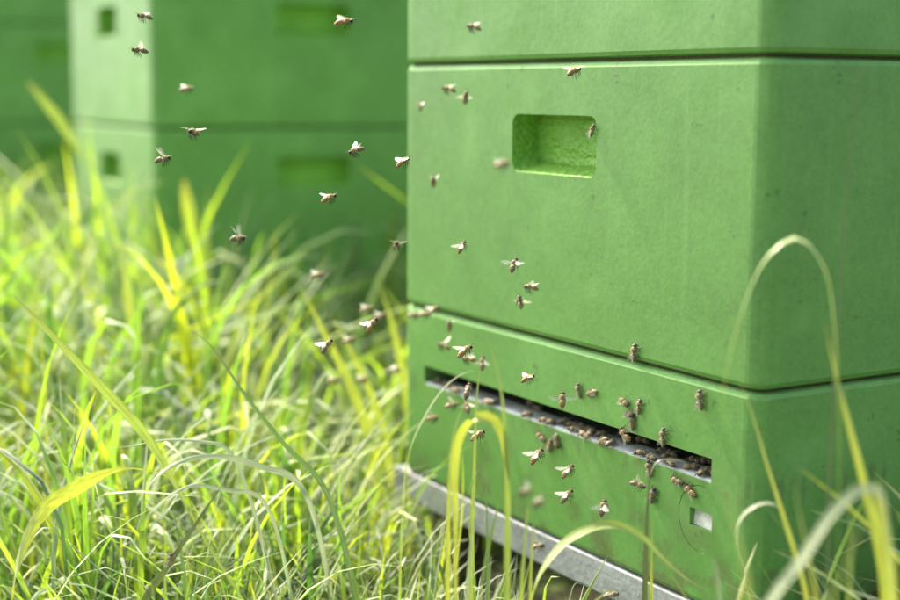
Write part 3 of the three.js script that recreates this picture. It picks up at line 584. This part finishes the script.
bee('s', 't', [-0.0302, 0.2898, -0.4876], [0.93, 0.26, 0.26], [-0.25, 0.97, -0.07], 1.0, 'pale blurred bee close behind a sharp orange bee over the grass', 'bees flying before the beehives');
bee('s', 't', [-0.0661, 0.2702, -0.4824], [0.95, 0.26, 0.18], [-0.25, 0.97, -0.05], 1.0, 'pale blurred bee between two sharp bees over yellow grass', 'bees flying before the beehives');
bee('s', 't', [-0.0729, 0.2286, -0.5029], [0.93, 0.09, 0.35], [-0.08, 1, -0.03], 1.0, 'tan blurred bee low in yellow grass, below the dark striped bee', 'bees flying before the beehives');
bee('s', 't', [-0.0399, 0.2259, -0.5064], [0.95, 0.14, 0.27], [-0.13, 0.99, -0.04], 1.0, 'tan blurred bee low in yellow grass, below the orange bee', 'bees flying before the beehives');
bee('f', 't', [-0.0135, 0.2347, -0.4916], [0.85, 0.09, 0.51], [-0.07, 1, -0.04], 1.1, 'pale blurred bee at grass height beside the near hive edge', 'bees flying before the beehives');
bee('s', 't', [-0.0226, 0.557, -0.3384], [-0.92, 0.17, -0.35], [0.16, 0.98, 0.06], 1.0, 'pale grey blurred bee flying before the lid of the near hive', 'bees flying before the beehives');
bee('s', 't', [-0.0337, 0.505, -0.3605], [-0.74, 0.21, -0.64], [0.16, 0.98, 0.14], 1.0, 'tan bee, upper of a pair left of the near hive hand hold', 'bees flying before the beehives');
bee('s', 't', [-0.0216, 0.4982, -0.3508], [-0.2, 0.82, 0.54], [0.29, 0.57, -0.77], 1.0, 'tan upright bee, lower of a pair left of the near hive hand hold', 'bees flying before the beehives');
bee('u', 't', [-0.0157, 0.4902, -0.4397], [0.26, 0.87, -0.43], [-0.44, 0.5, 0.74], 0.8, 'small whitish blurred bee near the top far corner of the near hive', 'bees flying before the beehives');
bee('s', 't', [-0.215, 0.4606, 0.009], [0.96, 0.21, 0.18], [-0.2, 0.98, -0.04], 0.8, 'big blurred pale bee before the lower corner of the hand hold', 'bees flying before the beehives');
bee('u', 't', [-0.0302, 0.4237, -0.3904], [-0.39, 0.64, 0.66], [0.33, 0.77, -0.55], 1.0, 'tan blurred bee alone below and far left of the hand hold', 'bees flying before the beehives');
bee('f', 'o', [-0.0329, 0.5189, -0.1748], [0.93, 0.34, -0.15], [-0.34, 0.94, 0.05], 1.1, 'bee with whitish wings spread wide just under the lid seam', 'bees flying before the beehives');
bee('s', 'o', [-0.0889, 0.3825, -0.244], [0.62, 0.77, -0.16], [-0.74, 0.64, 0.19], 0.9, 'small orange bee alone between hand hold and lower seam', 'bees flying before the beehives');
bee('f', 'd', [-0.0656, 0.3712, -0.2049], [0.56, 0.77, -0.31], [-0.67, 0.64, 0.37], 1.0, 'bee with both wings spread out, lower middle of the big box', 'bees flying before the beehives');
bee('s', 't', [-0.0347, 0.3483, -0.2284], [-0.97, 0.17, -0.19], [0.17, 0.98, 0.03], 1.0, 'tan bee, upper right of a pair above the lower seam', 'bees flying before the beehives');
bee('s', 't', [-0.0367, 0.3359, -0.239], [-0.39, 0.87, 0.32], [0.67, 0.5, -0.55], 1.0, 'tan upright bee, lower left of a pair above the lower seam', 'bees flying before the beehives');
bee('s', 't', [-0.0224, 0.2967, -0.4369], [0.93, 0.09, 0.35], [-0.08, 1, -0.03], 1.0, 'first pale blurred bee of a row of three at the seam far end', 'bees flying before the beehives');
bee('s', 't', [-0.0185, 0.2993, -0.4232], [0.92, 0.14, 0.35], [-0.13, 0.99, -0.05], 1.0, 'middle pale blurred bee of a row of three at the seam far end', 'bees flying before the beehives');
bee('s', 't', [-0.0211, 0.3064, -0.4027], [0.86, 0.5, 0.09], [-0.5, 0.87, -0.05], 1.0, 'pinkish blurred bee tilted upward, last of three at the seam far end', 'bees flying before the beehives');
bee('u', 't', [-0.0163, 0.2941, -0.3843], [-0.33, 0.77, 0.55], [0.39, 0.64, -0.66], 1.0, 'tan blurred bee just under the far part of the lower seam', 'bees flying before the beehives');
bee('u', 't', [-0.032, 0.279, -0.3691], [-0.71, 0.34, -0.61], [0.26, 0.94, 0.22], 1.0, 'pale blurred bee above the far end of the entrance slit', 'bees flying before the beehives');
bee('s', 'o', [-0.1174, 0.3101, -0.1904], [0.87, 0.5, 0.01], [-0.5, 0.87, -0.01], 1.1, 'sharp orange bee with dark head above the far half of the slit', 'bees flying before the beehives');
bee('s', 't', [-0.0398, 0.2765, -0.314], [-0.92, 0.17, -0.35], [0.16, 0.98, 0.06], 1.0, 'tan blurred bee right beneath a sharp orange one above the slit', 'bees flying before the beehives');
bee('s', 't', [-0.0444, 0.2797, -0.2829], [0.33, 0.87, -0.38], [-0.57, 0.5, 0.65], 1.0, 'brownish blurred bee beside the bent tip of a green blade', 'bees flying before the beehives');
bee('u', 'd', [-0.1438, 0.2908, -0.1441], [0.5, 0.82, -0.28], [-0.72, 0.57, 0.4], 1.0, 'sharp black and white bee flying before the grey slit sill', 'bees flying before the beehives');
bee('u', 't', [-0.0379, 0.2312, -0.3412], [0.92, 0.17, 0.35], [-0.16, 0.98, -0.06], 1.0, 'tan blurred bee under the slit, left of two yellow blades', 'bees flying before the beehives');
bee('u', 't', [-0.0443, 0.2154, -0.3651], [0.62, 0.17, 0.76], [-0.11, 0.98, -0.13], 1.0, 'whitish blurred bee far below the slit at its far end', 'bees flying before the beehives');
bee('s', 't', [-0.0423, 0.2366, -0.3102], [0.27, 0.64, -0.72], [-0.23, 0.77, 0.6], 1.0, 'tan blurred bee half behind a bright yellow blade under the slit', 'bees flying before the beehives');
bee('s', 'o', [-0.1236, 0.252, -0.161], [0.91, 0.42, 0.01], [-0.42, 0.91, -0.01], 1.0, 'orange bee flying right beside the arching pale blade', 'bees flying before the beehives');
bee('f', 'o', [-0.0782, 0.2899, -0.1634], [0.92, 0.34, 0.18], [-0.34, 0.94, -0.06], 0.9, 'bright orange bee flying alone between seam and slit', 'bees flying before the beehives');
bee('f', 'o', [-0.0688, 0.2787, -0.1326], [0.33, 0.87, -0.38], [-0.57, 0.5, 0.65], 1.0, 'orange bee with spread wings hovering just above the slit', 'bees flying before the beehives');
bee('s', 'o', [-0.0984, 0.2424, -0.1207], [0.74, 0.67, -0.05], [-0.67, 0.74, 0.05], 1.12, 'large orange bee climbing below the middle of the slit', 'bees flying before the beehives');
bee('s', 't', [-0.0799, 0.2316, -0.1078], [0.79, 0.62, -0.06], [-0.61, 0.79, 0.04], 1.0, 'upper of two striped bees climbing below the slit', 'bees flying before the beehives');
bee('s', 'd', [-0.0817, 0.2136, -0.1059], [0.77, 0.64, 0.01], [-0.64, 0.77, -0.01], 1.0, 'lower of two striped bees climbing below the slit', 'bees flying before the beehives');
bee('s', 'd', [-0.0661, 0.2083, -0.084], [0.5, 0.82, -0.28], [-0.72, 0.57, 0.4], 1.0, 'striped bee flying lowest before the green front, above the arching blade tip', 'bees flying before the beehives');
bee('u', 'd', [-0.2177, 0.2697, 0.0398], [-0.97, 0.17, -0.19], [0.17, 0.98, 0.03], 0.72, 'dark blurred bee above a thin grass stem, left of a dark pair', 'bees flying before the beehives');
bee('s', 'd', [-0.211, 0.2631, 0.0439], [-0.4, -0.57, -0.72], [-0.28, 0.82, -0.5], 0.72, 'dark blurred bee tilted downward, right of a dark pair', 'bees flying before the beehives');
bee('u', 't', [-0.0259, 0.1343, -0.2228], [0.46, 0.34, 0.82], [-0.17, 0.94, -0.3], 1.0, 'blurred brown bee before the grey rail behind the arching blade', 'bees flying before the beehives');
bee('s', 'd', [-0.0494, 0.2266, -0.0642], [0.61, -0.26, 0.75], [0.16, 0.97, 0.2], 0.95, 'bee hovering left of the tall blade tip under the slit', 'bees flying before the beehives');
bee('u', 'd', [-0.1389, 0.1571, -0.1757], [-0.61, 0.34, 0.71], [0.22, 0.94, -0.26], 1.0, 'dark bee low in grass before the shadow under the rail', 'bees flying before the beehives');
bee('u', 'd', [-0.19, 0.1607, -0.1599], [-0.33, 0.34, 0.88], [0.12, 0.94, -0.32], 0.9, 'dark bee deep among pale grass left of the rail shadow', 'bees flying before the beehives');
bee('w', 'd', [-0.003, 0.3083, -0.1333], [0, 0.98, 0.17], [-1, 0, 0], 1.12, 'dark bee clinging upright on the lower seam of the big box', 'bees walking on the near beehive');
bee('w', 'd', [-0.0032, 0.2864, -0.0562], [0, 1, -0.09], [-1, 0, 0], 1.18, 'large dark bee walking alone on the green wall nearest the corner', 'bees walking on the near beehive');
bee('w', 'd', [-0.0027, 0.266, -0.2043], [0, 0.97, -0.26], [-1, 0, 0], 1.0, 'dark bee walking upward, left of a pair above the slit', 'bees walking on the near beehive');
bee('w', 't', [-0.0027, 0.2657, -0.1877], [0, -0.34, -0.94], [-1, 0, 0], 1.0, 'pale bee walking sideways, right of a pair above the slit', 'bees walking on the near beehive');
bee('w', 't', [-0.0027, 0.2664, -0.1435], [0, -0.17, 0.98], [-1, 0, 0], 1.0, 'bee at the upper left of a cluster climbing from the slit', 'bees walking on the near beehive');
bee('w', 'd', [-0.0027, 0.2676, -0.1259], [0, 0.97, 0.26], [-1, 0, 0], 1.0, 'bee at the upper right of a cluster climbing from the slit', 'bees walking on the near beehive');
bee('w', 'd', [-0.0027, 0.2587, -0.1369], [0, 0.17, 0.98], [-1, 0, 0], 1.0, 'bee in the middle of a cluster climbing from the slit', 'bees walking on the near beehive');
bee('w', 'd', [-0.0027, 0.2536, -0.1345], [0, 1, -0.09], [-1, 0, 0], 1.0, 'dark bee just under the middle of a cluster above the slit', 'bees walking on the near beehive');
bee('w', 'o', [-0.003, 0.2422, -0.1435], [0, 0.64, -0.77], [-1, 0, 0], 1.1, 'orange bee at the slit edge beneath the climbing cluster', 'bees walking on the near beehive');
bee('w', 'd', [-0.003, 0.2507, -0.0965], [0, 1, 0.03], [-1, 0, 0], 1.1, 'bee hanging upright over the slit upper edge near its end', 'bees walking on the near beehive');
bee('w', 'd', [-0.0023, 0.4738, -0.1933], [0, 0.87, 0.5], [-1, 0, 0], 0.85, 'dark bee sitting inside the right rim of the hand hold', 'bees walking on the near beehive');
bee('w', 't', [-0.0027, 0.2164, -0.258], [0, 0.5, -0.87], [-1, 0, 0], 1.0, 'bee at the slit sill, left of a cluster beneath the slit', 'bees walking on the near beehive');
bee('w', 'd', [-0.0027, 0.2159, -0.2329], [0, -0.94, 0.34], [-1, 0, 0], 1.0, 'bee pointing downward, right of a cluster beneath the slit', 'bees walking on the near beehive');
bee('w', 't', [-0.0027, 0.2121, -0.2429], [0, 0.94, 0.34], [-1, 0, 0], 1.0, 'bee in the lowest place of a cluster beneath the slit', 'bees walking on the near beehive');
bee('w', 't', [-0.0027, 0.2298, -0.1718], [0, -0.5, -0.87], [-1, 0, 0], 1.0, 'bee climbing over the bright slit sill in mid slit', 'bees walking on the near beehive');
bee('w', 'd', [-0.0027, 0.2318, -0.1893], [0, 0.5, 0.87], [-1, 0, 0], 1.0, 'dark bee on the slit sill next to one climbing over', 'bees walking on the near beehive');
bee('w', 'o', [-0.0028, 0.2226, -0.1124], [0, 0.98, -0.17], [-1, 0, 0], 1.05, 'bee just above the tip of the tall blade under the slit', 'bees walking on the near beehive');
bee('w', 'd', [-0.003, 0.2027, -0.107], [0, 0.94, 0.34], [-1, 0, 0], 1.1, 'striped bee beside the tall blade, lowest of those under the slit', 'bees walking on the near beehive');
bee('w', 'd', [-0.0028, 0.2197, -0.0807], [0, 0.09, -1], [-1, 0, 0], 1.05, 'dark bee walking under the slit end, left of two', 'bees walking on the near beehive');
bee('w', 'o', [-0.0028, 0.2163, -0.0656], [0, 0.5, -0.87], [-1, 0, 0], 1.05, 'brown bee walking under the slit end, right of two above the square vent', 'bees walking on the near beehive');
bee('w', 'd', [0.001, 0.2303, -0.2476], [-0.94, 0, 0.34], [0, 1, 0], 1.0, 'dark bee on the sill of the slit, above the cluster beneath it', 'bees crowded in the entrance slit');
bee('w', 'd', [0.002, 0.2303, -0.2162], [-0.5, 0, -0.87], [0, 1, 0], 1.0, 'dark bee at the slit mouth right of the cluster on the sill', 'bees crowded in the entrance slit');
bee('w', 't', [-0.001, 0.2303, -0.1997], [-0.5, 0, 0.87], [0, 1, 0], 1.0, 'tan bee at the slit mouth left of one climbing over the sill', 'bees crowded in the entrance slit');
bee('w', 'd', [0.001, 0.2303, -0.164], [0.94, 0, -0.34], [0, 1, 0], 1.0, 'dark bee at the slit mouth right of one climbing over the sill', 'bees crowded in the entrance slit');
bee('w', 'd', [0, 0.2303, -0.1265], [-0.94, 0, -0.34], [0, 1, 0], 1.0, 'dark bee at the slit mouth under the climbing cluster', 'bees crowded in the entrance slit');
bee('w', 't', [-0.001, 0.2303, -0.1109], [-0.17, 0, 0.98], [0, 1, 0], 1.0, 'tan bee on the sill just under the bee hanging upright', 'bees crowded in the entrance slit');
bee('w', 'd', [0.001, 0.2303, -0.0922], [0.34, 0, -0.94], [0, 1, 0], 1.0, 'dark bee on the sill right of the bee hanging upright', 'bees crowded in the entrance slit');
bee('w', 'd', [0.002, 0.2303, -0.0576], [-0.87, 0, 0.5], [0, 1, 0], 1.0, 'dark bee in the very end corner of the slit', 'bees crowded in the entrance slit');
bee('w', 'd', [0.006, 0.2303, -0.4424], [-0.94, 0, 0.34], [0, 1, 0], 1.0, 'dark blurred bee at the far end of the slit', 'bees crowded in the entrance slit');
bee('w', 't', [0.004, 0.2303, -0.4238], [-0.5, 0, -0.87], [0, 1, 0], 1.0, 'tan blurred bee second from the far end of the slit', 'bees crowded in the entrance slit');
bee('w', 't', [-0.002, 0.2303, -0.3967], [0, 0, 1], [0, 1, 0], 1.0, 'big tan blurred bee on the slit sill left of the black and white one', 'bees crowded in the entrance slit');
bee('w', 'd', [0.004, 0.2303, -0.3383], [0.94, 0, -0.34], [0, 1, 0], 1.0, 'brown bee in the slit behind a tall green blade', 'bees crowded in the entrance slit');
bee('w', 't', [-0.002, 0.2303, -0.3429], [0.34, 0, -0.94], [0, 1, 0], 1.0, 'tan blurred bee on the sill behind a tall green blade', 'bees crowded in the entrance slit');
bee('w', 't', [-0.001, 0.2303, -0.281], [-0.98, 0, 0.17], [0, 1, 0], 1.0, 'tan bee standing in the slit, left of a tan pair', 'bees crowded in the entrance slit');
bee('w', 't', [0, 0.2303, -0.2554], [-0.87, 0, -0.5], [0, 1, 0], 1.0, 'tan bee standing in the slit, right of a tan pair', 'bees crowded in the entrance slit');
bee('w', 'd', [0.0269, 0.2305, -0.3148], [-0.27, 0, 0.96], [0, 1, 0], 1.09, 'dark bee crowded inside the shadowed entrance slit', 'bees crowded in the entrance slit');
bee('w', 'd', [0.0207, 0.2304, -0.2989], [-0.1, 0, -1], [0, 1, 0], 1.03, 'dark bee crowded inside the shadowed entrance slit', 'bees crowded in the entrance slit');
bee('w', 'd', [0.0105, 0.2305, -0.2418], [-0.87, 0, 0.49], [0, 1, 0], 1.06, 'dark bee crowded inside the shadowed entrance slit', 'bees crowded in the entrance slit');
bee('w', 'd', [0.0098, 0.2303, -0.2317], [-0.73, 0, -0.68], [0, 1, 0], 0.99, 'dark bee crowded inside the shadowed entrance slit', 'bees crowded in the entrance slit');
bee('w', 'd', [0.0131, 0.2304, -0.2218], [0.69, 0, -0.72], [0, 1, 0], 1.04, 'dark bee crowded inside the shadowed entrance slit', 'bees crowded in the entrance slit');
bee('w', 'd', [0.0124, 0.2303, -0.2121], [0.22, 0, 0.98], [0, 1, 0], 0.99, 'dark bee crowded inside the shadowed entrance slit', 'bees crowded in the entrance slit');
bee('w', 'd', [0.0095, 0.2305, -0.2024], [-0.51, 0, 0.86], [0, 1, 0], 1.09, 'dark bee crowded inside the shadowed entrance slit', 'bees crowded in the entrance slit');
bee('w', 't', [0.0105, 0.2302, -0.1916], [-0.99, 0, 0.15], [0, 1, 0], 0.98, 'dark bee crowded inside the shadowed entrance slit', 'bees crowded in the entrance slit');
bee('w', 'd', [0.0247, 0.2304, -0.1823], [-0.99, 0, 0.14], [0, 1, 0], 1.04, 'dark bee crowded inside the shadowed entrance slit', 'bees crowded in the entrance slit');
bee('w', 'd', [0.0184, 0.2306, -0.1666], [0.64, 0, -0.77], [0, 1, 0], 1.1, 'dark bee crowded inside the shadowed entrance slit', 'bees crowded in the entrance slit');
bee('w', 'd', [0.0253, 0.2305, -0.1589], [-0.69, 0, -0.73], [0, 1, 0], 1.09, 'dark bee crowded inside the shadowed entrance slit', 'bees crowded in the entrance slit');
bee('w', 'd', [0.0173, 0.2303, -0.1229], [-0.99, 0, -0.12], [0, 1, 0], 1.01, 'dark bee crowded inside the shadowed entrance slit', 'bees crowded in the entrance slit');
bee('w', 't', [0.0191, 0.2304, -0.1145], [-0.13, 0, -0.99], [0, 1, 0], 1.02, 'dark bee crowded inside the shadowed entrance slit', 'bees crowded in the entrance slit');
bee('w', 'd', [0.0081, 0.2303, -0.1074], [-0.76, 0, 0.64], [0, 1, 0], 0.99, 'dark bee crowded inside the shadowed entrance slit', 'bees crowded in the entrance slit');
bee('w', 't', [0.0212, 0.2304, -0.0899], [-0.41, 0, -0.91], [0, 1, 0], 1.03, 'dark bee crowded inside the shadowed entrance slit', 'bees crowded in the entrance slit');
bee('w', 'd', [0.0255, 0.2305, -0.082], [-0.9, 0, -0.44], [0, 1, 0], 1.09, 'dark bee crowded inside the shadowed entrance slit', 'bees crowded in the entrance slit');
bee('w', 't', [0.0083, 0.2302, -0.0752], [0.64, 0, 0.77], [0, 1, 0], 0.96, 'dark bee crowded inside the shadowed entrance slit', 'bees crowded in the entrance slit');
bee('w', 'd', [0.0251, 0.2302, -0.0685], [-0.95, 0, 0.32], [0, 1, 0], 0.98, 'dark bee crowded inside the shadowed entrance slit', 'bees crowded in the entrance slit');
bee('w', 'd', [0.0119, 0.2303, -0.0619], [-0.28, 0, -0.96], [0, 1, 0], 1.0, 'dark bee crowded inside the shadowed entrance slit', 'bees crowded in the entrance slit');
bee('w', 'd', [0.0178, 0.2305, -0.0554], [0.87, 0, -0.5], [0, 1, 0], 1.09, 'dark bee crowded inside the shadowed entrance slit', 'bees crowded in the entrance slit');
bee('w', 't', [0.0087, 0.2303, -0.0511], [-0.55, 0, -0.83], [0, 1, 0], 1.0, 'dark bee crowded inside the shadowed entrance slit', 'bees crowded in the entrance slit');
bee('w', 'd', [0.042, 0.2303, -0.2608], [0.74, 0, 0.67], [0, 1, 0], 1.0, 'dark bee crowded inside the shadowed entrance slit', 'bees crowded in the entrance slit');
bee('w', 'd', [0.0502, 0.2303, -0.2246], [-0.97, 0, -0.24], [0, 1, 0], 1.0, 'dark bee crowded inside the shadowed entrance slit', 'bees crowded in the entrance slit');
bee('w', 'd', [0.0474, 0.2303, -0.177], [-1, 0, 0.08], [0, 1, 0], 1.0, 'dark bee crowded inside the shadowed entrance slit', 'bees crowded in the entrance slit');
bee('w', 'd', [0.0572, 0.2303, -0.1265], [-0.77, 0, 0.64], [0, 1, 0], 1.0, 'dark bee crowded inside the shadowed entrance slit', 'bees crowded in the entrance slit');
bee('w', 'd', [0.0496, 0.2303, -0.0911], [-0.59, 0, -0.81], [0, 1, 0], 1.0, 'dark bee crowded inside the shadowed entrance slit', 'bees crowded in the entrance slit');
bee('w', 'd', [0.0503, 0.2303, -0.0685], [0.94, 0, 0.33], [0, 1, 0], 1.0, 'dark bee crowded inside the shadowed entrance slit', 'bees crowded in the entrance slit');
bee('w', 'o', [-0.339, 0.172, -0.2287], [0.1, 0.97, 0.2], [-0.6, 0.1, 0.8], 0.85, 'brown bee sitting head up on a grass blade away from the hives', 'bees walking on the near beehive');
bee('w', 'd', [-0.0589, 0.1426, -0.08], [0.7, 0.1, 0.5], [-0.4, 0.8, 0.4], 0.9, 'dark bee on a yellowed leaf under the near end of the rail', 'bees walking on the near beehive');

renderer.render(scene, camera);
